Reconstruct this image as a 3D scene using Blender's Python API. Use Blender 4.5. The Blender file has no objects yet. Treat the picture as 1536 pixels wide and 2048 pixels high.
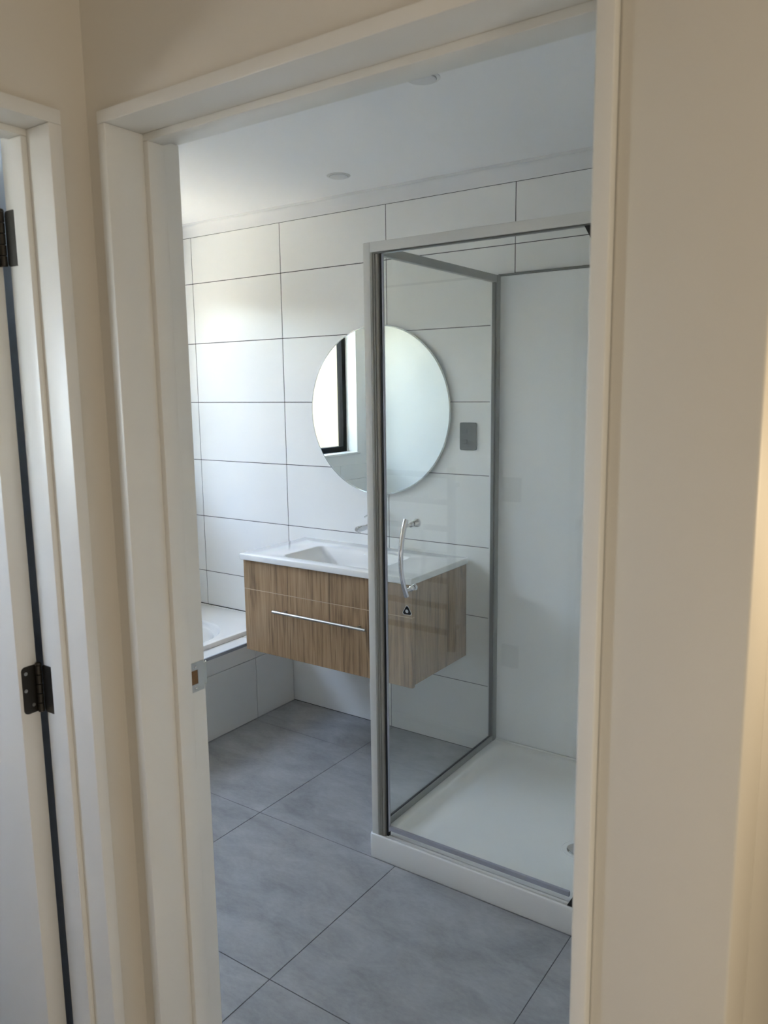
import bpy, bmesh, math
from math import sin, cos, pi, radians
from mathutils import Vector, Matrix

S = bpy.context.scene
COL = S.collection

# ---------------------------------------------------------------- camera
# axes: X right along the vanity wall, Y into the room (vanity wall tile face is Y=0), Z up
cd = bpy.data.cameras.new('camera'); cam = bpy.data.objects.new('camera', cd); COL.objects.link(cam)
cd.sensor_fit = 'VERTICAL'; cd.sensor_height = 36.0; cd.lens = 1567.27 / 2048 * 36.0
R_ = Vector((0.8235597827, 0.5670919578, -0.0124898233))
U_ = Vector((-0.0770933141, 0.1337192291, 0.9880160873))
F_ = Vector((-0.5619661068, 0.8127274323, -0.1538447777))
M = Matrix((R_, U_, -F_)).transposed().to_4x4(); M.translation = Vector((3.15125, -2.86090, 1.55261))
cam.matrix_world = M
cd.clip_start = 0.02; cd.clip_end = 200
cd.dof.use_dof = True; cd.dof.focus_distance = 2.9; cd.dof.aperture_fstop = 8.0
S.camera = cam

# ---------------------------------------------------------------- world, sun, lamps, added fills, exposure
w = bpy.data.worlds.new('sky'); S.world = w; w.use_nodes = True
nt = w.node_tree; nt.nodes.clear()
sky = nt.nodes.new('ShaderNodeTexSky'); sky.sky_type = 'NISHITA'; sky.sun_disc = False
sky.sun_elevation = radians(52); sky.sun_rotation = radians(80); sky.air_density = 1.0; sky.dust_density = 1.5; sky.ozone_density = 1.0
bg = nt.nodes.new('ShaderNodeBackground'); bg.inputs[1].default_value = 3.3
out = nt.nodes.new('ShaderNodeOutputWorld')
hs = nt.nodes.new('ShaderNodeHueSaturation'); hs.inputs['Saturation'].default_value = 0.66     # thin haze
nt.links.new(sky.outputs[0], hs.inputs['Color']); nt.links.new(hs.outputs[0], bg.inputs[0]); nt.links.new(bg.outputs[0], out.inputs[0])

sd = bpy.data.lights.new('sun', 'SUN'); sun = bpy.data.objects.new('sun', sd); COL.objects.link(sun)
sd.energy = 95.0; sd.color = (1.0, 0.94, 0.84); sd.angle = radians(0.6)
sun.rotation_euler = Vector((-0.12, -0.03, -0.99)).to_track_quat('-Z', 'Y').to_euler()

def portal(name, loc, sx, sy, direction):
    l = bpy.data.lights.new(name, 'AREA'); l.shape = 'RECTANGLE'; l.size = sx; l.size_y = sy
    l.cycles.is_portal = True
    o = bpy.data.objects.new(name, l); COL.objects.link(o); o.location = loc
    o.rotation_euler = Vector(direction).to_track_quat('-Z', 'Y').to_euler()
portal('bathroom_window_portal', (-0.33, -0.99, 1.61), 1.02, 1.39, (1, 0, 0))
portal('bedroom_window_portal', (0.85, -3.62, 1.80), 0.72, 0.62, (0, 1, 0))

def lamp(name, loc, energy, color, radius):
    l = bpy.data.lights.new(name, 'POINT'); l.energy = energy; l.color = color; l.shadow_soft_size = radius
    o = bpy.data.objects.new(name, l); COL.objects.link(o); o.location = loc
lamp('hall_side_lamp', (4.75, -2.9, 1.25), 14.0, (1.0, 0.86, 0.67), 0.16)
lamp('low_wall_fill', (3.12, -2.92, 0.92), 2.9, (1.0, 0.98, 0.94), 0.20)  # added fill under the camera, makes the pool on the low door wall
lamp('corner_strip_fill', (3.34, -1.77, 1.42), 3.4, (1.0, 0.78, 0.50), 0.06)  # added fill close to the outside corner, brightens the wall strip behind it

S.cycles.max_bounces = 8; S.cycles.diffuse_bounces = 6; S.cycles.glossy_bounces = 4; S.cycles.use_light_tree = False; S.cycles.sample_clamp_indirect = 28; S.cycles.transparent_max_bounces = 12
S.cycles.use_adaptive_sampling = False
vs = S.view_settings
S.display_settings.display_device = 'sRGB'
vs.view_transform = 'Standard'; vs.look = 'None'; vs.exposure = 0.50; vs.gamma = 1.0; vs.use_curve_mapping = False

# ---------------------------------------------------------------- materials
def lin(c): return tuple(((v / 255 / 12.92) if v / 255 <= 0.04045 else ((v / 255 + 0.055) / 1.055) ** 2.4) for v in c) + (1.0,)
def mat(name, rgb, rough=0.5, metal=0.0, coat=0.0, bump=0.0, bscale=60.0, mottle=0.0, mscale=6.0, spec=0.5):
    m = bpy.data.materials.new(name); m.use_nodes = True
    n = m.node_tree; b = n.nodes['Principled BSDF']
    b.inputs['Base Color'].default_value = lin(rgb); b.inputs['Roughness'].default_value = rough
    b.inputs['Metallic'].default_value = metal; b.inputs['Coat Weight'].default_value = coat
    b.inputs['Coat Roughness'].default_value = 0.08; b.inputs['Specular IOR Level'].default_value = spec
    tc = n.nodes.new('ShaderNodeNewGeometry')
    if mottle > 0:
        no = n.nodes.new('ShaderNodeTexNoise'); no.inputs['Scale'].default_value = mscale; no.inputs['Detail'].default_value = 5
        n.links.new(tc.outputs['Position'], no.inputs['Vector'])
        mr = n.nodes.new('ShaderNodeMapRange'); mr.inputs['To Min'].default_value = 1 - mottle; mr.inputs['To Max'].default_value = 1 + mottle
        n.links.new(no.outputs['Fac'], mr.inputs['Value'])
        mx = n.nodes.new('ShaderNodeVectorMath'); mx.operation = 'SCALE'; mx.inputs[0].default_value = lin(rgb)[:3]
        n.links.new(mr.outputs[0], mx.inputs['Scale']); n.links.new(mx.outputs[0], b.inputs['Base Color'])
    if bump > 0:
        no = n.nodes.new('ShaderNodeTexNoise'); no.inputs['Scale'].default_value = bscale; no.inputs['Detail'].default_value = 4
        n.links.new(tc.outputs['Position'], no.inputs['Vector'])
        bp = n.nodes.new('ShaderNodeBump'); bp.inputs['Strength'].default_value = bump; bp.inputs['Distance'].default_value = 0.002
        n.links.new(no.outputs['Fac'], bp.inputs['Height']); n.links.new(bp.outputs[0], b.inputs['Normal'])
    return m

def glass_mat(name, tint):
    m = bpy.data.materials.new(name); m.use_nodes = True; n = m.node_tree; n.nodes.clear()
    o = n.nodes.new('ShaderNodeOutputMaterial'); tr = n.nodes.new('ShaderNodeBsdfTransparent'); gl = n.nodes.new('ShaderNodeBsdfGlossy')
    tr.inputs[0].default_value = tint; gl.inputs['Roughness'].default_value = 0.0; gl.inputs['Color'].default_value = (1, 1, 1, 1)
    lw = n.nodes.new('ShaderNodeLayerWeight'); lw.inputs['Blend'].default_value = 0.5
    pw = n.nodes.new('ShaderNodeMath'); pw.operation = 'POWER'; pw.inputs[1].default_value = 5.0
    ma = n.nodes.new('ShaderNodeMath'); ma.operation = 'MULTIPLY_ADD'; ma.inputs[1].default_value = 0.95; ma.inputs[2].default_value = 0.045
    mx = n.nodes.new('ShaderNodeMixShader')
    n.links.new(lw.outputs['Facing'], pw.inputs[0]); n.links.new(pw.outputs[0], ma.inputs[0]); n.links.new(ma.outputs[0], mx.inputs[0])
    n.links.new(tr.outputs[0], mx.inputs[1]); n.links.new(gl.outputs[0], mx.inputs[2]); n.links.new(mx.outputs[0], o.inputs[0])
    return m

def wood_mat():
    m = bpy.data.materials.new('vertical oak grain'); m.use_nodes = True; n = m.node_tree; b = n.nodes['Principled BSDF']
    g = n.nodes.new('ShaderNodeNewGeometry')
    def noise(sc, detail, scale, dist=0.0):
        mp = n.nodes.new('ShaderNodeMapping'); mp.inputs['Scale'].default_value = sc
        n.links.new(g.outputs['Position'], mp.inputs['Vector'])
        no = n.nodes.new('ShaderNodeTexNoise'); no.inputs['Scale'].default_value = scale; no.inputs['Detail'].default_value = detail
        no.inputs['Distortion'].default_value = dist
        n.links.new(mp.outputs[0], no.inputs['Vector']); return no
    board = noise((1, 1, 0.13), 3, 8.0, 0.8)
    fine = noise((1, 1, 0.045), 6, 150.0)
    mult = n.nodes.new('ShaderNodeMath'); mult.operation = 'MULTIPLY'; mult.inputs[1].default_value = 9.0
    n.links.new(board.outputs['Fac'], mult.inputs[0])
    pp = n.nodes.new('ShaderNodeMath'); pp.operation = 'PINGPONG'; pp.inputs[1].default_value = 0.5
    n.links.new(mult.outputs[0], pp.inputs[0])
    s1 = n.nodes.new('ShaderNodeMath'); s1.operation = 'MULTIPLY_ADD'; s1.inputs[1].default_value = 0.38
    n.links.new(pp.outputs[0], s1.inputs[0]); n.links.new(fine.outputs['Fac'], s1.inputs[2])
    streak = noise((1, 1, 0.05), 3, 40.0)
    s2 = n.nodes.new('ShaderNodeMath'); s2.operation = 'MULTIPLY_ADD'; s2.inputs[1].default_value = 0.7
    n.links.new(streak.outputs['Fac'], s2.inputs[0]); n.links.new(s1.outputs[0], s2.inputs[2])
    cr = n.nodes.new('ShaderNodeValToRGB')
    cr.color_ramp.elements[0].position = 0.62; cr.color_ramp.elements[0].color = lin((108, 85, 61))
    cr.color_ramp.elements[1].position = 1.30; cr.color_ramp.elements[1].color = lin((186, 158, 124))
    e = cr.color_ramp.elements.new(0.86); e.color = lin((162, 131, 97))
    cr.color_ramp.elements[-1].position = 1.0
    mr = n.nodes.new('ShaderNodeMapRange'); mr.inputs['From Min'].default_value = 0.5; mr.inputs['From Max'].default_value = 1.5
    n.links.new(s2.outputs[0], mr.inputs['Value']); n.links.new(mr.outputs[0], cr.inputs['Fac'])
    cr.color_ramp.elements[0].position = 0.12; cr.color_ramp.elements[1].position = 0.42; cr.color_ramp.elements[2].position = 0.85
    n.links.new(cr.outputs[0], b.inputs['Base Color'])
    b.inputs['Roughness'].default_value = 0.45
    bp = n.nodes.new('ShaderNodeBump'); bp.inputs['Strength'].default_value = 0.15; bp.inputs['Distance'].default_value = 0.001
    n.links.new(fine.outputs['Fac'], bp.inputs['Height']); n.links.new(bp.outputs[0], b.inputs['Normal'])
    return m

def floor_tile_mat():
    m = bpy.data.materials.new('grey porcelain'); m.use_nodes = True; n = m.node_tree; b = n.nodes['Principled BSDF']
    g = n.nodes.new('ShaderNodeNewGeometry')
    def noise(scale, detail, dist=0.0, sc=(1, 1, 1), rough=0.5):
        mp = n.nodes.new('ShaderNodeMapping'); mp.inputs['Scale'].default_value = sc; mp.inputs['Rotation'].default_value = (0, 0, 0.9)
        n.links.new(g.outputs['Position'], mp.inputs['Vector'])
        no = n.nodes.new('ShaderNodeTexNoise'); no.inputs['Scale'].default_value = scale; no.inputs['Detail'].default_value = detail
        no.inputs['Distortion'].default_value = dist; no.inputs['Roughness'].default_value = rough
        n.links.new(mp.outputs[0], no.inputs['Vector']); return no
    a = noise(5.0, 8, 0.5, (1, 2.0, 1), 0.62); c = noise(45.0, 5, 0.0, (1, 2, 1), 0.7)
    ad = n.nodes.new('ShaderNodeMath'); ad.operation = 'MULTIPLY_ADD'; ad.inputs[1].default_value = 0.35
    n.links.new(c.outputs['Fac'], ad.inputs[0]); n.links.new(a.outputs['Fac'], ad.inputs[2])
    cr = n.nodes.new('ShaderNodeValToRGB')
    cr.color_ramp.elements[0].position = 0.45; cr.color_ramp.elements[0].color = lin((136, 137, 138))
    cr.color_ramp.elements[1].position = 0.90; cr.color_ramp.elements[1].color = lin((174, 175, 176))
    n.links.new(ad.outputs[0], cr.inputs['Fac']); n.links.new(cr.outputs[0], b.inputs['Base Color'])
    b.inputs['Roughness'].default_value = 0.42
    bp = n.nodes.new('ShaderNodeBump'); bp.inputs['Strength'].default_value = 0.12; bp.inputs['Distance'].default_value = 0.002
    n.links.new(c.outputs['Fac'], bp.inputs['Height']); n.links.new(bp.outputs[0], b.inputs['Normal'])
    return m

M_WALL = mat('white wall paint', (240, 239, 236), 0.6, bump=0.15, bscale=90)
M_HALL = mat('warm white hall paint', (224, 219, 209), 0.5, bump=0.12, bscale=60)
M_TRIM = mat('white enamel trim', (234, 233, 228), 0.35, bump=0.05, bscale=30)
M_CEIL = mat('ceiling paint', (245, 245, 245), 0.8)
M_CORN = mat('cornice paint', (228, 228, 228), 0.6)
M_TILE = mat('white satin wall tile', (236, 236, 233), 0.32, bump=0.04, bscale=12, mottle=0.01)
M_GROUT = mat('grey grout', (64, 64, 62), 0.9)
M_FGROUT = mat('dark floor grout', (80, 82, 84), 0.9)
M_FTILE = floor_tile_mat()
M_WOOD = wood_mat()
M_WHITE = mat('glossy white ceramic', (238, 238, 236), 0.08, coat=0.5)
M_ACRYL = mat('glossy white acrylic', (246, 247, 246), 0.14, coat=0.3)
M_TRAY = mat('white acrylic tray', (246, 246, 243), 0.22)
M_ALU = mat('satin silver aluminium', (236, 235, 230), 0.3, metal=0.0)
M_ALUS = mat('shaded aluminium side frame', (150, 151, 147), 0.32, metal=0.2)  # same aluminium as the front frame, shade put into the darker colour
M_ALUC = mat('silver door channel', (176, 174, 166), 0.3, metal=0.35)
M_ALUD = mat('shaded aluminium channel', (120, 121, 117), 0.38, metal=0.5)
M_CHROME = mat('polished chrome', (232, 232, 234), 0.05, metal=1.0)
M_STEEL = mat('brushed steel', (196, 194, 188), 0.3, metal=1.0)
M_BRONZE = mat('dark bronze hinge', (68, 65, 60), 0.42, metal=0.85)
M_BLACK = mat('black rubber', (14, 14, 15), 0.5)
M_BFRAME = mat('black window frame', (8, 8, 9), 0.7, spec=0.2)
M_GREYPL = mat('dark grey plastic', (60, 64, 64), 0.45)
M_GREYPL2 = mat('dark grey rocker', (50, 54, 54), 0.4)
M_WPLAST = mat('white plastic', (222, 222, 220), 0.35)
M_WOODIN = mat('raw timber', (122, 92, 58), 0.7, mottle=0.2, mscale=200)
M_CARPET = mat('navy carpet', (58, 78, 104), 0.95, bump=0.4, bscale=300)
M_HFLOOR = mat('beige hall carpet', (186, 184, 180), 0.95, bump=0.4, bscale=300)
M_SLATE = mat('slate blue wall paint', (206, 218, 234), 0.7)
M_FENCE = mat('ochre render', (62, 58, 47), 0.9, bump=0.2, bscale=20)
M_CONC = mat('pale concrete', (226, 220, 206), 0.9)
M_TRIMALU = mat('grey tile edge trim', (158, 162, 172), 0.4, metal=0.1)
M_CLEARSEAL = mat('grey translucent seal', (176, 178, 190), 0.3)
M_MIRROR = mat('mirror silver', (226, 234, 232), 0.0, metal=1.0)
M_MEDGE = mat('bevelled mirror edge', (236, 244, 240), 0.12, metal=0.7)
M_GLASS = glass_mat('clear shower glass', (0.990, 0.996, 0.987, 1))
M_WGLASS = glass_mat('clear window glass', (0.97, 0.98, 0.975, 1))

# ---------------------------------------------------------------- mesh helpers (all coordinates are world coordinates)
def NB(): return bmesh.new()
def bx(bm, x0, x1, y0, y1, z0, z1, bev=0.0, seg=2):
    vs_ = [bm.verts.new(p) for p in ((x0, y0, z0), (x1, y0, z0), (x1, y1, z0), (x0, y1, z0), (x0, y0, z1), (x1, y0, z1), (x1, y1, z1), (x0, y1, z1))]
    fs = [bm.faces.new([vs_[i] for i in f]) for f in ((3, 2, 1, 0), (4, 5, 6, 7), (0, 1, 5, 4), (1, 2, 6, 5), (2, 3, 7, 6), (3, 0, 4, 7))]
    if bev > 0:
        es = list({e for f in fs for e in f.edges})
        bmesh.ops.bevel(bm, geom=es, offset=bev, segments=seg, profile=0.5, affect='EDGES')
    return bm
def frame_dirs(d):
    d = Vector(d).normalized(); a = Vector((0, 0, 1)) if abs(d.z) < 0.9 else Vector((1, 0, 0))
    u = d.cross(a).normalized(); v = d.cross(u).normalized(); return u, v
def loft(bm, rings, cap0=True, cap1=True, closed=True):
    rs = [[bm.verts.new(p) for p in r] for r in rings]; n = len(rs[0])
    for a, b in zip(rs, rs[1:]):
        for i in range(n if closed else n - 1):
            j = (i + 1) % n; bm.faces.new((a[i], a[j], b[j], b[i]))
    if cap0: bm.faces.new(list(reversed(rs[0])))
    if cap1: bm.faces.new(rs[-1])
    return rs
def lathe(bm, origin, axis, prof, n=32, cap0=True, cap1=True):
    o = Vector(origin); ax = Vector(axis).normalized(); u, v = frame_dirs(ax)
    rings = [[o + ax * h + (u * cos(2 * pi * i / n) + v * sin(2 * pi * i / n)) * r for i in range(n)] for r, h in prof]
    loft(bm, rings, cap0, cap1); return bm
def tube(bm, pts, rad, n=16):
    rings = []; pts = [Vector(p) for p in pts]
    u0 = None
    for i, p in enumerate(pts):
        d = (pts[min(i + 1, len(pts) - 1)] - pts[max(i - 1, 0)]).normalized()
        if u0 is None: u, v = frame_dirs(d)
        else:
            u = (u0 - d * u0.dot(d)).normalized(); v = d.cross(u).normalized()
        u0 = u; r = rad[i] if isinstance(rad, (list, tuple)) else rad
        rings.append([p + (u * cos(2 * pi * k / n) + v * sin(2 * pi * k / n)) * r for k in range(n)])
    loft(bm, rings); return bm
def prism(bm, pts, axis, a, b):
    """extrude a polygon given in the plane normal to axis ('x','y','z') from a to b"""
    def P(p, t):
        return {'x': (t, p[0], p[1]), 'y': (p[0], t, p[1]), 'z': (p[0], p[1], t)}[axis]
    loft(bm, [[P(p, a) for p in pts], [P(p, b) for p in pts]]); return bm
def rrect(x0, x1, y0, y1, r, z, n=8, e=None):
    """rounded rectangle ring, 4*(n+1) points, same order for all sizes"""
    pts = []
    for cx, cy, a0 in ((x1 - r, y1 - r, 0), (x0 + r, y1 - r, pi / 2), (x0 + r, y0 + r, pi), (x1 - r, y0 + r, 1.5 * pi)):
        for k in range(n + 1):
            a = a0 + (pi / 2) * k / n; pts.append((cx + r * cos(a), cy + r * sin(a), z))
    return pts
ORG = {}
def obj(name, bm, m, parent=None, smooth=False, label=None):
    off = ORG.get(parent.name, Vector((0, 0, 0))) if parent else Vector((0, 0, 0))
    bmesh.ops.recalc_face_normals(bm, faces=bm.faces)
    if off.length > 0: bmesh.ops.translate(bm, verts=bm.verts, vec=-off)
    me = bpy.data.meshes.new(name); bm.to_mesh(me); bm.free(); me.materials.append(m)
    if smooth:
        me.shade_smooth()
        me.set_sharp_from_angle(angle=radians(35))
    o = bpy.data.objects.new(name, me); COL.objects.link(o)
    if parent: o.parent = parent; ORG[o.name] = off
    else: ORG[o.name] = Vector((0, 0, 0))
    if label: o['label'] = label
    return o
def thing(name, label, cat, loc, group=None, kind=None):
    o = bpy.data.objects.new(name, None); o.empty_display_size = 0.05; COL.objects.link(o); o.location = loc; ORG[o.name] = Vector(loc)
    o['label'] = label; o['category'] = cat
    if group: o['group'] = group
    if kind: o['kind'] = kind
    return o
def struct(name, bm, m, label=None, smooth=False):
    o = obj(name, bm, m, None, smooth); o['kind'] = 'structure'
    if label: o['label'] = label
    return o
def place(name, src_mesh, m, parent, loc):
    """a tile that shares its mesh with its fellows"""
    o = bpy.data.objects.new(name, src_mesh); COL.objects.link(o); o.parent = parent
    o.location = Vector(loc) - ORG[parent.name]; return o
TM = {}
def tile(parent, m, x0, x1, y0, y1, z0, z1, bev=0.0009):
    """one tile; alike tiles share mesh data"""
    d = (round(x1 - x0, 4), round(y1 - y0, 4), round(z1 - z0, 4), m.name)
    if d not in TM:
        bm = bx(NB(), 0, d[0], 0, d[1], 0, d[2], bev, 1); bmesh.ops.recalc_face_normals(bm, faces=bm.faces)
        me = bpy.data.meshes.new('tile'); bm.to_mesh(me); bm.free(); me.materials.append(m); TM[d] = me
    return place('tile', TM[d], m, parent, (x0, y0, z0))

J = 0.0015       # half joint
ZT = 2.327       # top of wall tiling
ZC = 2.39        # bathroom ceiling
XL = -0.18       # bathroom left wall face
XR = 2.915       # bathroom right wall face

# ================================================================ SETTING
# ---- bathroom floor
fl = struct('floor', bx(NB(), XL - 0.1, XR, -1.94, 0.12, -0.06, -0.0015), M_FGROUT, 'grey tiled bathroom floor')
fx = [XL, 0.004, 0.608, 1.212, 1.8185, 2.424, XR]; fy = [-1.94, -1.499, -0.895, -0.291, 0.0]
for i in range(len(fx) - 1):
    for j in range(len(fy) - 1):
        if fx[i + 1] <= 0.62:
            if fx[i + 1] < 0.55: continue
        tile(fl, M_FTILE, fx[i] + 0.0011, fx[i + 1] - 0.0011, fy[j] + 0.0011, fy[j + 1] - 0.0011, -0.012, 0.0, 0.0006)

# ---- back (vanity) wall with its tiles
wb = struct('wall_back', bx(NB(), XL - 0.12, XR + 0.1, 0.0015, 0.12, -0.06, 2.6), M_GROUT, 'white large-format tiled wall behind the vanity')
cols = [XL, 0.0, 0.6, 1.2, 1.8, 2.4, XR]; rows = [0, .3, .6, .9, 1.2, 1.5, 1.8, 2.1, ZT]
for i in range(len(cols) - 1):
    for j in range(len(rows) - 1):
        x0, x1, z0, z1 = cols[i], cols[i + 1], rows[j], rows[j + 1]
        if x1 <= 0.5 and z1 < 0.5: continue
        if x0 < 0.5 and z0 < 0.39 and x1 > 0.5: x0 = 0.605 if z1 < 0.31 else x0
        if z0 < 0.41 and x0 < 0.5:
            z0 = 0.414
        if x1 - x0 < 0.02: continue
        if x0 > 1.75 and z1 < 2.0: continue
        if x0 > 1.75 and z0 < 1.99: z0 = 1.992
        tile(wb, M_TILE, x0 + J, x1 - J, 0.0, 0.009, z0 + J, z1 - J)

# ---- left wall with the window opening (Y -1.69..-0.48, Z 1.10..2.02)
WY0, WY1, WZ0, WZ1 = -1.685, -0.30, 1.105, 2.12
b = NB()
bx(b, XL - 0.135, XL, -2.0, 0.0, -0.06, WZ0); bx(b, XL - 0.135, XL, -2.0, 0.0, WZ1, 2.6)
bx(b, XL - 0.135, XL, -2.0, WY0, WZ0, WZ1); bx(b, XL - 0.135, XL, WY1, 0.0, WZ0, WZ1)
wl = struct('wall_left', b, M_WALL, 'white bathroom wall with the window above the bath')
for y0, y1 in ((-0.665, 0.0), (-1.265, -0.665), (-1.87, -1.265)):
    tile(wl, M_TILE, XL, XL + 0.008, y0 + J, y1 - J, 0.414, 0.63 - J)
    tile(wl, M_TILE, XL, XL + 0.008, y0 + J, y1 - J, 0.63 + J, 0.93 - J)
for y0, y1 in ((-0.265, 0.0), (-0.865, -0.265), (-1.465, -0.865), (-1.87, -1.465)):
    tile(wl, M_TILE, XL, XL + 0.008, y0 + J, y1 - J, 0.93 + J, 1.035)
# window
wi = thing('window_1', 'black-framed window over the bath, seen in the round mirror', 'window', (XL, (WY0 + WY1) / 2, WZ0), kind='structure')
xf0, xf1 = XL - 0.135, XL - 0.09; fw = 0.055

for ya in (WY0, WY1 - fw): obj('frame_stile', bx(NB(), xf0, xf1, ya, ya + fw, WZ0, WZ1, 0.002), M_BFRAME, wi)
for za in (WZ0, WZ1 - fw): obj('frame_rail', bx(NB(), xf0, xf1, WY0 + fw, WY1 - fw, za, za + fw, 0.002), M_BFRAME, wi)
obj('pane', bx(NB(), XL - 0.118, XL - 0.112, WY0 + fw - 0.005, WY1 - fw + 0.005, WZ0 + fw - 0.005, WZ1 - fw + 0.005), M_WGLASS, wi)
for ya in (WY0 + 0.001, WY1 - 0.016): obj('reveal_lining', bx(NB(), XL - 0.09, XL + 0.004, ya, ya + 0.015, WZ0 + 0.016, WZ1 - 0.0165, 0.002), M_TRIM, wi)
obj('reveal_lining', bx(NB(), XL - 0.09, XL + 0.004, WY0 + 0.001, WY1 - 0.001, WZ1 - 0.016, WZ1 - 0.001, 0.002), M_TRIM, wi)
obj('window_sill', bx(NB(), XL - 0.09, XL + 0.012, WY0 - 0.01, WY1 + 0.01, WZ0 + 0.0005, WZ0 + 0.016, 0.003), M_TRIM, wi)

# ---- right wall, ceiling, cornice
struct('wall_right', bx(NB(), XR, 3.010, -1.875, 0.12, -0.06, 2.6), M_WALL)
struct('ceiling', bx(NB(), XL - 0.14, 3.01, -1.99, 0.12, ZC, 2.6), M_CEIL, 'white bathroom ceiling')
def cornice(name, axis, a, b_, pos, sgn):
    # scotia profile: (distance out from the wall, height)
    pr = [(0, ZT), (0.005, ZT), (0.006, ZT + 0.006)]
    for k in range(7):
        t = k / 6 * pi / 2; pr.append((0.006 + 0.026 * (1 - cos(t)), ZT + 0.006 + 0.046 * sin(t)))
    pr += [(0.036, ZC - 0.011), (0.036, ZC), (0, ZC)]
    pts = [(pos + sgn * d, z) for d, z in pr]
    bm = NB(); prism(bm, pts, axis, a, b_)
    return struct(name, bm, M_CORN, smooth=True)
cornice('trim_1', 'x', XL, XR, 0.001, -1)
cornice('trim_2', 'y', -1.87, 0.0, XL, 1)
cornice('trim_3', 'y', -1.87, 0.0, XR, -1)
cornice('trim_4', 'x', XL, XR, -1.871, 1)

# ---- door wall (hall face at Y=-2.0, bathroom face at Y=-1.875), opening X 2.014..2.859
DX0, DX1, DZ = 2.015, 2.860, 2.000
YH, YB = -2.003, -1.872
b = NB(); bx(b, XL - 0.135, DX0, YH, YB, -0.06, 2.6); bx(b, DX0, DX1, YH, YB, DZ, 2.6)
wf = struct('wall_front', b, M_HALL, 'cream hall wall beside and above the bathroom doorway')
struct('wall_nib', bx(NB(), DX1, 3.017, YH, YB, -0.06, 2.6, 0.004, 3), M_HALL, 'cream wall right of the bathroom doorway, ending in an outside corner', True)
struct('wall_side', bx(NB(), 3.010, 3.017, YB - 0.001, 0.6, -0.06, 2.6), M_HALL, 'warm-lit cream wall running away from the outside corner')
# bathroom-side plaster of the door wall
struct('wall_inner', bx(NB(), XL, DX0 - 0.02, YB, YB + 0.003, 0.0, ZC), M_WALL, 'plain painted bathroom side of the door wall')

# doorway frame
d1 = thing('door_1', 'white bathroom door frame with latch plate on the left jamb', 'door frame', (2.437, -1.94, 0.0), kind='structure')
YF, YR = -2.016, -1.864       # frame proud of both faces
obj('jamb', bx(NB(), DX0, 2.035, YF, YR, 0.0, 1.980, 0.0018), M_TRIM, d1, True)
obj('jamb', bx(NB(), 2.839, DX1, YF, YR, 0.0, 1.980, 0.0022, 3), M_TRIM, d1, True)
obj('head', bx(NB(), DX0, DX1, YF, YR, 1.980, 2.0, 0.0018), M_TRIM, d1, True)
obj('door_stop', bx(NB(), 2.035, 2.047, -1.942, -1.907, 0.0, 1.968, 0.0015), M_TRIM, d1, True)
obj('door_stop', bx(NB(), 2.827, 2.839, -1.942, -1.907, 0.0, 1.968, 0.0015), M_TRIM, d1, True)
obj('door_stop', bx(NB(), 2.035, 2.839, -1.942, -1.907, 1.968, 1.980, 0.0015), M_TRIM, d1, True)
# latch strike plate (hole through to raw timber)
b = NB(); sy0, sy1, sz0, sz1 = -1.903, -1.868, 0.985, 1.043; hy0, hy1, hz0, hz1 = -1.899, -1.883, 1.000, 1.028
for y0, y1, z0, z1 in ((sy0, sy1, sz0, hz0), (sy0, sy1, hz1, sz1), (sy0, hy0, hz0, hz1), (hy1, sy1, hz0, hz1)):
    bx(b, 2.0348, 2.0366, y0, y1, z0, z1)
# curved lip past the jamb edge
lip = [(sy1, 2.0366), (sy1, 2.0350), (-1.862, 2.0340), (-1.857, 2.0290), (-1.8555, 2.0295), (-1.860, 2.0358)]
b2 = [[(x, y, z) for y, x in lip] for z in (sz0 + 0.008, sz1 - 0.006)]
loft(b, b2)
sp = obj('strike_plate', b, M_STEEL, d1, label='satin steel latch strike plate')
obj('latch_recess', bx(NB(), 2.0346, 2.0354, hy0, hy1, hz0, hz1), M_WOODIN, sp)
for z in (sz0 + 0.008, sz1 - 0.008):
    b = NB(); lathe(b, (2.0362, -1.890, z), (1, 0, 0), [(0.0034, 0), (0.0034, 0.0008), (0.0026, 0.0012), (0.0014, 0.0004)], 16); obj('screw', b, M_CHROME, sp, True)

# ---- hall left wall (face X=1.973) with the doorway to the room on the left: opening ends at Y=-2.062 far side
XH = 1.973; XB = 1.86; OY1 = -2.060; OY0 = -2.90
b = NB(); bx(b, XB, XH, OY1, YH, -0.06, 2.6); bx(b, XB, XH, -5.2, OY0, -0.06, 2.6); bx(b, XB, XH, OY0, OY1, 1.997, 2.6)
struct('wall_hall', b, M_HALL, 'cream hall wall holding the doorway of the room on the left')
d2 = thing('door_2', 'open white door on dark hinges in the left-hand doorway', 'door', (1.92, -2.10, 0.0), kind='structure')
XF, XK = 1.986, 1.848
obj('jamb', bx(NB(), XK, XF, -2.083, OY1, 0.0, 1.973, 0.0018), M_TRIM, d2, True)
obj('jamb', bx(NB(), XK, XF, OY0, OY0 + 0.022, 0.0, 1.973, 0.0018), M_TRIM, d2, True)
obj('head', bx(NB(), XK, XF, OY0, OY1, 1.973, 1.996, 0.0018), M_TRIM, d2, True)
obj('door_stop', bx(NB(), 1.888, 1.925, -2.094, -2.083, 0.0, 1.962, 0.0015), M_TRIM, d2, True)
obj('door_stop', bx(NB(), 1.888, 1.925, OY0 + 0.022, OY0 + 0.033, 0.0, 1.962, 0.0015), M_TRIM, d2, True)
obj('door_stop', bx(NB(), 1.888, 1.925, OY0 + 0.022, -2.083, 1.962, 1.973, 0.0015), M_TRIM, d2, True)
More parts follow.
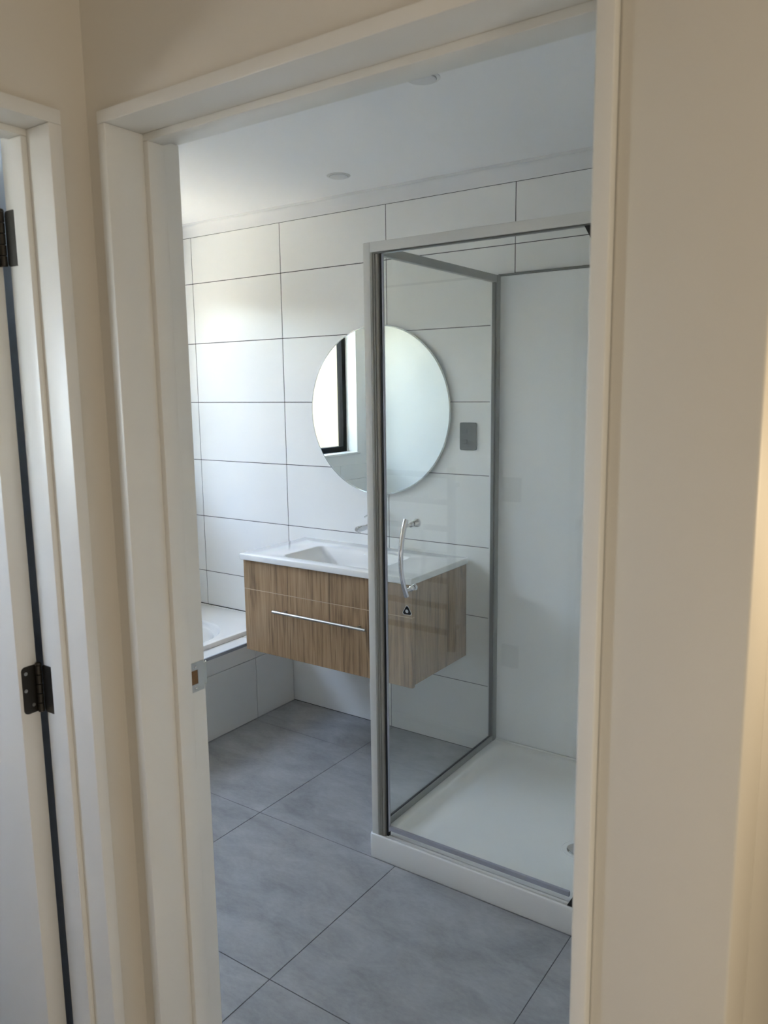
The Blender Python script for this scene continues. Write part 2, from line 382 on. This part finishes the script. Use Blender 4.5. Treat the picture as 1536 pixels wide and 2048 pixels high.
# leaf opened 90 degrees into the room
obj('door_leaf', bx(NB(), 1.070, 1.832, -2.124, -2.086, 0.012, 1.966, 0.002), M_TRIM, d2, True)
def hinge(zc, hh=0.045):
    z0, z1 = zc - hh, zc + hh; kx, ky = 1.8415, -2.0835
    b = NB(); pts = rrect(-2.118, -2.0835, z0, z1, 0.008, 0, 4)
    loft(b, [[(1.8325, p[0], p[1]) for p in pts], [(1.8340, p[0], p[1]) for p in pts]])
    h = obj('hinge', b, M_BRONZE, d2, label='dark bronze butt hinge')
    b = NB(); pts = rrect(1.846, 1.8765, z0, z1, 0.006, 0, 4)
    loft(b, [[(p[0], -2.0832, p[1]) for p in pts], [(p[0], -2.0848, p[1]) for p in pts]]); obj('hinge_plate', b, M_BRONZE, h)
    b = NB()
    n = 5; L = (z1 - z0) / n
    for k in range(n):
        lathe(b, (kx, ky - 0.006, z0 + k * L + 0.0006), (0, 0, 1), [(0.0048, 0), (0.0055, 0.0006), (0.0055, L - 0.0018), (0.0048, L - 0.0012)], 16)
    lathe(b, (kx, ky - 0.006, z1), (0, 0, 1), [(0.0055, 0), (0.0060, 0.001), (0.0045, 0.004)], 16)
    obj('knuckle', b, M_BRONZE, h, True)
    for y, z in ((-2.110, z1 - 0.013), (-2.112, zc), (-2.099, z0 + 0.015)):
        b = NB(); lathe(b, (1.8338, y, z), (1, 0, 0), [(0.0034, 0), (0.0034, 0.0006), (0.0024, 0.0008), (0.0012, 0.0003)], 14); obj('screw', b, M_STEEL, h, True)
    for x, z in ((1.860, z1 - 0.012), (1.867, zc), (1.860, z0 + 0.014)):
        b = NB(); lathe(b, (x, -2.0846, z), (0, -1, 0), [(0.0034, 0), (0.0034, 0.0006), (0.0024, 0.0008), (0.0012, 0.0003)], 14); obj('screw', b, M_BRONZE, h, True)
hinge(1.017); hinge(1.812)

# ---- hall and left room shell (mostly outside the frame; they carry the light)
struct('floor_hall', bx(NB(), XB, 5.4, -5.2, YB, -0.06, -0.002), M_HFLOOR)
struct('floor_side', bx(NB(), 3.017, 5.4, YB, 0.6, -0.06, -0.002), M_HFLOOR)
struct('floor_room', bx(NB(), XL - 0.135, XB, -3.6, YH, -0.06, 0.0), M_CARPET)
struct('ceiling_hall', bx(NB(), XB, 5.4, -5.2, YH, 2.42, 2.6), M_CEIL)
struct('ceiling_side', bx(NB(), 3.017, 5.4, YH, 0.6, 2.42, 2.6), M_CEIL)
struct('ceiling_room', bx(NB(), XL - 0.135, XB, -3.6, YH, 2.42, 2.6), M_CEIL)
struct('wall_end', bx(NB(), XB, 5.5, -5.3, -5.2, -0.06, 2.6), M_HALL)
struct('wall_east', bx(NB(), 5.4, 5.5, -5.2, 0.7, -0.06, 2.6), M_HALL)
struct('wall_north', bx(NB(), 3.017, 5.4, 0.6, 0.7, -0.06, 2.6), M_HALL)
b = NB(); bx(b, XL - 0.135, XB, -3.7, -3.6, -0.06, 1.5); bx(b, XL - 0.135, XB, -3.7, -3.6, 2.1, 2.6)
bx(b, XL - 0.135, 0.55, -3.7, -3.6, 1.5, 2.1); bx(b, 1.2, XB, -3.7, -3.6, 1.5, 2.1)
struct('wall_room_end', b, M_WALL)
struct('wall_room_side', bx(NB(), XL - 0.235, XL - 0.135, -3.6, -2.0, -0.06, 2.6), M_WALL)
struct('wall_room_back', bx(NB(), XL - 0.135, XB, YH - 0.004, YH, 0.0, 2.42), M_SLATE)

# ---- outside: sunlit cream wall facing the window, ground
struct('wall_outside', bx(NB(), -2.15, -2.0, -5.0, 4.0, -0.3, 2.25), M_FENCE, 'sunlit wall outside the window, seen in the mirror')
struct('floor_outside', bx(NB(), -12, 8, -12, 10, -0.4, -0.3), M_CONC)

# ================================================================ BATH AND ITS TILED SURROUND
bs = thing('bath_surround', 'white tiled bath surround with pale ledge below the vanity corner', 'bath surround', (0.56, -0.84, 0.0))
obj('core', bx(NB(), 0.520, 0.5975, -1.74, -0.002, 0.0, 0.378), M_GROUT, bs)
for y0, y1 in ((-0.267, -0.001), (-0.867, -0.267), (-1.467, -0.867), (-1.74, -1.467)):
    tile(bs, M_TILE, 0.598, 0.605, y0 + J, y1 - J, 0.001, 0.300 - J)
    tile(bs, M_TILE, 0.598, 0.605, y0 + J, y1 - J, 0.300 + J, 0.374)
    tile(bs, M_TILE, 0.517, 0.603, y0 + J, y1 - J, 0.379, 0.388)
obj('edge_trim', bx(NB(), 0.5975, 0.6065, -1.74, -0.001, 0.3745, 0.3885, 0.001), M_TRIMALU, bs)
# bath
ba = thing('bathtub', 'white acrylic bathtub with a rounded end, behind the left door jamb', 'bathtub', (0.17, -0.84, 0.0))
b = NB(); X0, X1, Y0, Y1 = XL + 0.009, 0.516, -1.735, -0.002
rings = [rrect(X0, X1, Y0, Y1, 0.008, 0.388), rrect(X0, X1, Y0, Y1, 0.008, 0.404), rrect(X0 + 0.003, X1 - 0.003, Y0 + 0.003, Y1 - 0.003, 0.008, 0.4085),
         rrect(X0 + 0.009, X1 - 0.009, Y0 + 0.009, Y1 - 0.009, 0.010, 0.410), rrect(X0 + 0.03, X1 - 0.028, Y0 + 0.15, Y1 - 0.12, 0.20, 0.410, 8)]
ix0, ix1, iy0, iy1 = X0 + 0.055, X1 - 0.040, Y0 + 0.20, Y1 - 0.225
for ins, z, r in ((0.0, 0.410, 0.24), (0.003, 0.407, 0.24), (0.006, 0.400, 0.24), (0.010, 0.394, 0.24), (0.016, 0.390, 0.235), (0.024, 0.388, 0.23), (0.029, 0.383, 0.225), (0.034, 0.36, 0.22), (0.060, 0.20, 0.19), (0.10, 0.09, 0.17), (0.13, 0.055, 0.14), (0.18, 0.045, 0.10)):
    rings.append(rrect(ix0 + ins, ix1 - ins, iy0 + ins, iy1 - ins, r, z, 8))
loft(b, rings, cap0=False, cap1=True)
obj('tub', b, M_TRAY, ba, True)
obj('wall_upstand', bx(NB(), X0, X1 - 0.002, -0.012, -0.0015, 0.4085, 0.4118, 0.001), M_TRAY, ba)
b = NB(); lathe(b, (0.17, -0.55, 0.046), (0, 0, 1), [(0.03, 0), (0.03, 0.002), (0.024, 0.004), (0.0, 0.005)], 24, True, False); obj('waste', b, M_CHROME, ba, True)

# ================================================================ VANITY
va = thing('vanity_cabinet', 'wall-hung vanity cabinet with vertical oak grain and one bar-handled drawer', 'vanity', (1.153, -0.215, 0.41))
obj('side_panel', bx(NB(), 0.7125, 0.7290, -0.411, -0.0005, 0.420, 0.8245, 0.001), M_WOOD, va)
obj('side_panel', bx(NB(), 1.5770, 1.5935, -0.411, -0.0005, 0.420, 0.8245, 0.001), M_WOOD, va)
obj('bottom_panel', bx(NB(), 0.7295, 1.5765, -0.411, -0.0005, 0.420, 0.4365, 0.001), M_WOOD, va)
obj('top_panel', bx(NB(), 0.712, 1.594, -0.430, -0.4125, 0.6935, 0.8245, 0.0012), M_WOOD, va)
dr = obj('drawer_front', bx(NB(), 0.712, 1.594, -0.430, -0.4125, 0.411, 0.6905, 0.0012), M_WOOD, va)
obj('edge_strip', bx(NB(), 0.7122, 1.5938, -0.4290, -0.4125, 0.6907, 0.6933), mat('pale edge strip', (206, 186, 156), 0.5), va, label='pale shadow-gap strip above the drawer')
b = NB(); hz, hyy = 0.620, -0.462
tube(b, [(0.905, hyy, hz), (0.9055, hyy, hz), (1.3965, hyy, hz), (1.397, hyy, hz)], [0.0045, 0.006, 0.006, 0.0045], 20)
h = obj('handle', b, M_STEEL, dr, True, 'brushed steel bar handle')
for x in (0.955, 1.347):
    b = NB(); tube(b, [(x, -0.430, hz), (x, hyy + 0.004, hz)], 0.0045, 14); obj('handle_standoff', b, M_STEEL, dr, True)
# basin slab
to = thing('vanity_basin', 'glossy white basin top with a rectangular bowl on the oak vanity', 'basin', (1.153, -0.222, 0.825))
b = NB(); r1 = []
x0, x1, y0, y1 = 0.703, 1.603, -0.446, -0.0005
r1 = [rrect(x0 + .002, x1 - .002, y0 + .002, y1, .003, .8247), rrect(x0, x1, y0, y1, .004, .8265), rrect(x0, x1, y0, y1, .004, .847), rrect(x0 + .0015, x1 - .0015, y0 + .0015, y1 - .0005, .004, .8495), rrect(x0 + .004, x1 - .004, y0 + .004, y1 - .002, .004, .8505)]
bx0, bx1, by0, by1 = 0.895, 1.400, -0.395, -0.112
for ins, z, r in ((0.0, .8505, .035), (0.003, .8497, .034), (0.006, .847, .033), (0.009, .841, .032)):
    r1.append(rrect(bx0 + ins, bx1 - ins, by0 + ins, by1 - ins, r, z))
# sloping bowl: shallow ends, deep middle
for t, z in ((0.25, .825), (0.55, .800), (0.8, .782), (0.95, .774), (1.15, .770)):
    r1.append(rrect(bx0 + .01 + 0.10 * t, bx1 - .01 - 0.10 * t, by0 + .01 + .035 * t, by1 - .01 - .02 * t, .032, z))
loft(b, r1, cap0=False, cap1=True)
obj('slab', b, M_WHITE, to, True)
b = NB(); of = (1.153, -0.1225, 0.826); ax = (0, -1, 0.25)
lathe(b, of, ax, [(0.0125, -0.002), (0.0125, 0.002), (0.0105, 0.003), (0.0085, 0.002)], 24, True, False); obj('overflow_ring', b, M_CHROME, to, True)
b = NB(); lathe(b, of, ax, [(0.0087, 0.0), (0.0087, 0.0022)], 20); obj('overflow_hole', b, M_BLACK, to)
b = NB(); lathe(b, (1.153, -0.24, 0.770), (0, 0, 1), [(0.032, 0), (0.032, 0.002), (0.026, 0.004), (0.02, 0.006), (0.0, 0.007)], 28, True, False); obj('waste_plug', b, M_CHROME, to, True)

# wall mixer
mx = thing('basin_mixer', 'chrome wall-mounted basin mixer, mostly hidden by the shower post', 'tap', (1.153, 0.0, 0.955))
b = NB(); lathe(b, (1.153, -0.0005, 0.955), (0, -1, 0), [(0.030, 0), (0.030, 0.004), (0.027, 0.007)], 32); obj('wall_flange', b, M_CHROME, mx, True)
b = NB(); lathe(b, (1.153, -0.0005, 1.018), (0, -1, 0), [(0.034, 0), (0.034, 0.004), (0.031, 0.007)], 32); obj('wall_flange', b, M_CHROME, mx, True)
b = NB(); tube(b, [(1.153, -0.007, 0.957), (1.153, -0.05, 0.957), (1.153, -0.12, 0.957), (1.153, -0.170, 0.957), (1.153, -0.179, 0.957), (1.153, -0.183, 0.957)], [0.0135, 0.0135, 0.0135, 0.0135, 0.012, 0.008], 24)
lathe(b, (1.153, -0.165, 0.949), (0, -0.15, -1), [(0.009, 0), (0.009, 0.010), (0.007, 0.0105), (0.007, 0.006)], 20); obj('spout', b, M_CHROME, mx, True)
b = NB(); lathe(b, (1.153, -0.007, 1.018), (0, -1, 0), [(0.023, 0), (0.023, 0.035), (0.021, 0.040)], 28); obj('mixer_body', b, M_CHROME, mx, True)
b = NB(); tube(b, [(1.153, -0.040, 1.018), (1.153, -0.12, 1.004)], [0.0035, 0.003], 12); obj('lever', b, M_CHROME, mx, True)

# mirror
mi = thing('round_mirror', 'large round frameless mirror on the tiled wall above the vanity', 'mirror', (1.156, 0.0, 1.462))
MC = (1.156, -0.016, 1.462)
b = NB(); lathe(b, MC, (0, -1, 0), [(0.3655, 0.0045), (0.3655, 0.005)], 128); obj('glass', b, M_MIRROR, mi)
b = NB(); lathe(b, MC, (0, -1, 0), [(0.3650, 0.0), (0.3705, 0.0), (0.3705, 0.0032), (0.3658, 0.0050)], 128, False, False); obj('bevelled_edge', b, M_MEDGE, mi)
b = NB(); lathe(b, (1.156, -0.0003, 1.462), (0, -1, 0), [(0.30, 0), (0.30, 0.0157)], 64); obj('backing', b, M_GREYPL, mi)

# switch by the mirror
def rplate(x0, x1, z0, z1, r, ya, yb, n=4):
    bm = NB(); p = rrect(x0, x1, z0, z1, r, 0, n); q = rrect(x0 + .001, x1 - .001, z0 + .001, z1 - .001, r, 0, n)
    loft(bm, [[(a[0], ya, a[1]) for a in p], [(a[0], yb + .001 * (1 if ya > yb else -1), a[1]) for a in p], [(a[0], yb, a[1]) for a in q]]); return bm
sw = thing('light_switch', 'dark grey two-gang switch plate on the tiles right of the mirror', 'switch', (1.602, 0.0, 1.36))
obj('plate', rplate(1.5645, 1.6395, 1.3035, 1.4165, 0.007, -0.0003, -0.0095), M_GREYPL, sw)
for zc in (1.338, 1.382):
    obj('rocker', rplate(1.578, 1.600, zc - 0.009, zc + 0.009, 0.002, -0.009, -0.0112), M_GREYPL2, sw)

# downlights
def downlight(x, y, label):
    t = thing('ceiling_downlight', label, 'ceiling light', (x, y, ZC), group='recessed bathroom downlights')
    b = NB(); lathe(b, (x, y, ZC - 0.0002), (0, 0, -1), [(0.047, 0), (0.047, 0.0012), (0.044, 0.0028), (0.038, 0.0030), (0.037, 0.0004)], 48, True, True); obj('bezel', b, M_WPLAST, t, True)
    b = NB(); lathe(b, (x, y, ZC - 0.001), (0, 0, -1), [(0.036, 0), (0.036, 0.0045), (0.034, 0.0055)], 48); obj('lens', b, mat('frosted lens', (226, 226, 226), 0.5), t, True)
downlight(1.950, -0.911, 'unlit round white downlight nearer the doorway in the bathroom ceiling')
downlight(1.164, -0.273, 'unlit round white downlight farther back, above the vanity')

# heated towel rail on the inner side of the door wall: the photo shows it only as a reflection
tr = thing('towel_rail', 'dark grey ladder towel rail, seen only as a faint reflection in the shower glass', 'towel rail', (1.25, YB + 0.003, 0.4))
YT = YB + 0.06
for x in (1.012, 1.488): obj('rail_post', bx(NB(), x - 0.017, x + 0.017, YT - 0.012, YT + 0.012, 0.40, 1.225, 0.003), M_GREYPL, tr)
for k in range(7):
    z = 1.185 - 0.117 * k
    obj('rail_bar', bx(NB(), 1.029, 1.471, YT - 0.010, YT + 0.010, z - 0.012, z + 0.012, 0.003), M_GREYPL, tr)
for x in (1.012, 1.488):
    for z in (0.50, 1.14): b = NB(); tube(b, [(x, YB + 0.003, z), (x, YT - 0.012, z)], 0.010, 14); obj('wall_bracket', b, M_GREYPL, tr, True)
ls = thing('wall_switch', 'grey switch plate beside the door, seen only as a reflection in the shower glass', 'switch', (1.745, YB + 0.003, 1.135))
obj('plate', rplate(1.703, 1.787, 1.084, 1.186, 0.006, YB + 0.0032, YB + 0.013), M_GREYPL, ls)
for zc in (1.116, 1.154): obj('rocker', rplate(1.732, 1.758, zc - 0.009, zc + 0.009, 0.002, YB + 0.0125, YB + 0.015), M_GREYPL2, ls)
po = thing('power_outlet', 'dark grey low socket, seen only as a reflection in the shower glass', 'socket', (1.745, YB + 0.003, 0.41))
obj('plate', rplate(1.708, 1.786, 0.363, 0.461, 0.006, YB + 0.0032, YB + 0.013), M_GREYPL, po)
for xx in (1.730, 1.762): obj('rocker', rplate(xx - 0.008, xx + 0.008, 0.432, 0.450, 0.002, YB + 0.0125, YB + 0.015), M_GREYPL2, po)

# ================================================================ SHOWER
TX0, TX1, TY0, TY1 = 1.714, XR - 0.003, -0.894, -0.0095
tr_ = thing('shower_tray', 'low white shower tray on the grey tiled floor', 'shower tray', ((TX0 + TX1) / 2, (TY0 + TY1) / 2, 0.0))
b = NB()
rg = [rrect(TX0 + .001, TX1, TY0 + .001, TY1, .012, 0.0005), rrect(TX0, TX1, TY0, TY1, .012, 0.004), rrect(TX0, TX1, TY0, TY1, .012, 0.078), rrect(TX0 + .0015, TX1 - .0015, TY0 + .0015, TY1 - .001, .012, 0.0835),
      rrect(TX0 + .005, TX1 - .004, TY0 + .005, TY1 - .003, .010, 0.086), rrect(TX0 + .009, TX1 - .006, TY0 + .009, TY1 - .005, .008, 0.0845), rrect(TX0 + .011, TX1 - .008, TY0 + .011, TY1 - .006, .008, 0.080)]
for i_, z, r in ((0.048, 0.080, .045), (0.054, 0.0785, .05), (0.060, 0.0735, .055), (0.066, 0.066, .058), (0.074, 0.059, .06), (0.088, 0.0535, .065), (0.12, 0.050, .07), (0.22, 0.046, .08), (0.36, 0.041, .06)):
    ib = min(i_, 0.36)
    rg.append(rrect(TX0 + i_, TX1 - i_, TY0 + i_ + 0.004, TY1 - max(i_ - 0.022, 0.02), r, z))
loft(b, rg, True, True); obj('basin', b, M_TRAY, tr_, True)
DC = (2.312, -0.545)
b = NB(); lathe(b, (DC[0], DC[1], 0.0415), (0, 0, 1), [(0.056, 0), (0.056, 0.001), (0.052, 0.0035), (0.046, 0.002)], 48); obj('drain_ring', b, M_TRAY, tr_, True)
b = NB(); lathe(b, (DC[0], DC[1], 0.043), (0, 0, 1), [(0.037, 0), (0.037, 0.003), (0.030, 0.006), (0.012, 0.0075), (0.0, 0.008)], 40, True, False); obj('drain_cover', b, M_CHROME, tr_, True)

li = thing('shower_liner', 'glossy seamless white shower wall lining with a silver top trim', 'shower lining', (2.32, -0.003, 0.082))
obj('back_panel', bx(NB(), 1.700, XR - 0.004, -0.0065, -0.0005, 0.083, 1.983, 0.001), M_ACRYL, li)
obj('side_panel', bx(NB(), XR - 0.0065, XR - 0.0005, -0.893, -0.0065, 0.083, 1.983, 0.001), M_ACRYL, li)
b = NB(); lathe(b, (0, 0, 0), (0, 0, 1), [(0.001, 0), (0.001, 0.001)], 4); b.clear()
n = 10; R = 0.045; ring0 = [(XR - 0.0066, -0.0066)] + [(XR - 0.0066 - R + R * sin(k / n * pi / 2), -0.0066 - R + R * cos(k / n * pi / 2)) for k in range(n + 1)]
prism(b, ring0, 'z', 0.083, 1.983); obj('corner_cove', b, M_ACRYL, li, True)
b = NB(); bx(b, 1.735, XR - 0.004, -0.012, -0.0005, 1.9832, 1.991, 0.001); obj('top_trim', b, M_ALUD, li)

en = thing('shower_enclosure', 'silver-framed clear glass shower enclosure with a pivot door', 'shower enclosure', (1.74, -0.885, 0.08))
ZB, ZTP = 0.0805, 1.986
# corner post: outer box section and the stepped door-side channel
b = NB(); bx(b, 1.7235, 1.7480, -0.889, -0.862, ZB, ZTP, 0.0012); obj('corner_post', b, M_ALU, en, True)
b = NB(); pr = [(1.7486, -0.8885), (1.7530, -0.8885), (1.7550, -0.8860), (1.7560, -0.8800), (1.7575, -0.8845), (1.7600, -0.8845), (1.7615, -0.8790)]
for k in range(7):
    a = k / 6 * pi * 0.5; pr.append((1.7615 + 0.012 * sin(a), -0.8790 + 0.018 * (1 - cos(a))))
pr += [(1.7760, -0.8600), (1.7760, -0.8560), (1.7486, -0.8560)]
prism(b, pr, 'z', ZB, 1.9565); obj('door_channel', b, M_ALUC, en, True)
obj('magnet_seal', bx(NB(), 1.7765, 1.7835, -0.8800, -0.8680, ZB + 0.001, 1.956), M_BLACK, en)
obj('top_rail', bx(NB(), 1.7485, XR - 0.008, -0.890, -0.862, 1.957, 1.986, 0.0015), M_ALU, en, True)
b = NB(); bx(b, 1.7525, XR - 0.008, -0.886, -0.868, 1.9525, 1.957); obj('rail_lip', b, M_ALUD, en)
# side frame along X=1.73
obj('side_top_rail', bx(NB(), 1.7235, 1.7420, -0.862, -0.0365, 1.958, 1.986, 0.0015), M_ALUS, en, True)
obj('side_bottom_rail', bx(NB(), 1.7250, 1.7420, -0.862, -0.0365, ZB, 0.104, 0.002), M_ALUS, en, True)
b = NB(); bx(b, 1.7235, 1.7440, -0.036, -0.0070, ZB, 1.986, 0.0012); obj('wall_channel', b, M_ALUS, en, True)
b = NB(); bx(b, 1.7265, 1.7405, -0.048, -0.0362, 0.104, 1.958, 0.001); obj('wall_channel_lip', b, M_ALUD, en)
obj('side_glass', bx(NB(), 1.7305, 1.7355, -0.868, -0.040, 0.098, 1.965), M_GLASS, en, label='clear fixed side pane')
obj('side_gasket', bx(NB(), 1.7290, 1.7370, -0.8600, -0.0480, 0.1042, 0.1062), M_BLACK, en)
# threshold: two low aluminium ridges on the tray front edge
obj('threshold_track', bx(NB(), 1.777, XR - 0.008, -0.882, -0.873, 0.0805, 0.0875, 0.0012), M_ALU, en, True)
obj('threshold_track', bx(NB(), 1.785, XR - 0.008, -0.866, -0.850, 0.0805, 0.0850, 0.001), M_WPLAST, en, True)
# door
do = obj('door_glass', bx(NB(), 1.7860, 2.4180, -0.8790, -0.8740, 0.110, 1.951), M_GLASS, en, label='clear pivot door pane')
obj('drip_seal', bx(NB(), 1.7865, 2.410, -0.8815, -0.8715, 0.1090, 0.1235, 0.001), M_CLEARSEAL, do)
obj('edge_seal', bx(NB(), 1.7838, 1.7866, -0.8800, -0.8730, 0.104, 1.951), M_CLEARSEAL, do)
for za, zb, s in ((0.0878, 0.150, 1), (1.9520, 1.893, 1)):
    b = NB(); prism(b, [(2.408, za), (2.470, za), (2.470, zb), (2.440, zb)], 'y', -0.8900, -0.8640); obj('pivot_block', b, M_BLACK, en)
obj('pivot_stile', bx(NB(), 2.4350, 2.4650, -0.8885, -0.8640, 0.1500, 1.8925, 0.0015), M_ALU, en, True)
obj('fixed_glass', bx(NB(), 2.4650, XR - 0.008, -0.8790, -0.8740, 0.0885, 1.957), M_GLASS, en, label='clear fixed front pane')
# bowed door handle with outer posts and inner conical knobs
b = NB(); pts = []; hx = 1.884
for k in range(21):
    t = k / 20 * 2 - 1; pts.append((hx, -0.913 - 0.030 * (1 - t * t), 1.048 + 0.1185 * t))
tube(b, pts, 0.0076, 20); hd = obj('handle_bar', b, M_CHROME, do, True, 'bowed chrome pull bar')
for z in (1.148, 0.948):
    b = NB(); lathe(b, (hx, -0.919, z), (0, 1, 0), [(0.0055, 0), (0.0055, 0.028), (0.0088, 0.031), (0.0088, 0.0395)], 24); obj('handle_standoff', b, M_CHROME, en, True)
    b = NB(); k_ = 1.0 if z > 1 else 0.35
    lathe(b, (hx, -0.8738, z), (0, 1, 0), [(0.0075, 0), (0.0085, 0.004 * k_), (0.0085 + 0.0045 * k_, 0.021 * k_), (0.0085 + 0.0045 * k_, 0.025 * k_), (0.007 + 0.0045 * k_, 0.028 * k_)], 28); obj('inner_knob', b, M_CHROME, en, True)
# small triangular maker's badge on the glass
bc = (1.8640, 0.8715)
def tri(r, rr, n=6):
    out_ = []
    for k in range(3):
        a = pi / 2 + k * 2 * pi / 3; cx, cz = bc[0] + (r - rr) * cos(a), bc[1] + (r - rr) * sin(a)
        for j in range(n + 1):
            t = a - pi / 3 + (2 * pi / 3) * j / n; out_.append((cx + rr * cos(t), cz + rr * sin(t)))
    return out_
b = NB(); prism(b, tri(0.0185, 0.0055), 'y', -0.8793, -0.8803); bg_ = obj('badge', b, M_CHROME, do, label='small triangular badge on the door glass')
b = NB(); prism(b, tri(0.0160, 0.0048), 'y', -0.8803, -0.8806); obj('badge_face', b, M_BLACK, en)
b = NB(); lathe(b, (bc[0], -0.8806, bc[1]), (0, -1, 0), [(0.0056, 0), (0.0056, 0.0006), (0.0036, 0.0006), (0.0032, 0.0001)], 20, True, True); obj('badge_emblem', b, M_CHROME, en, True)
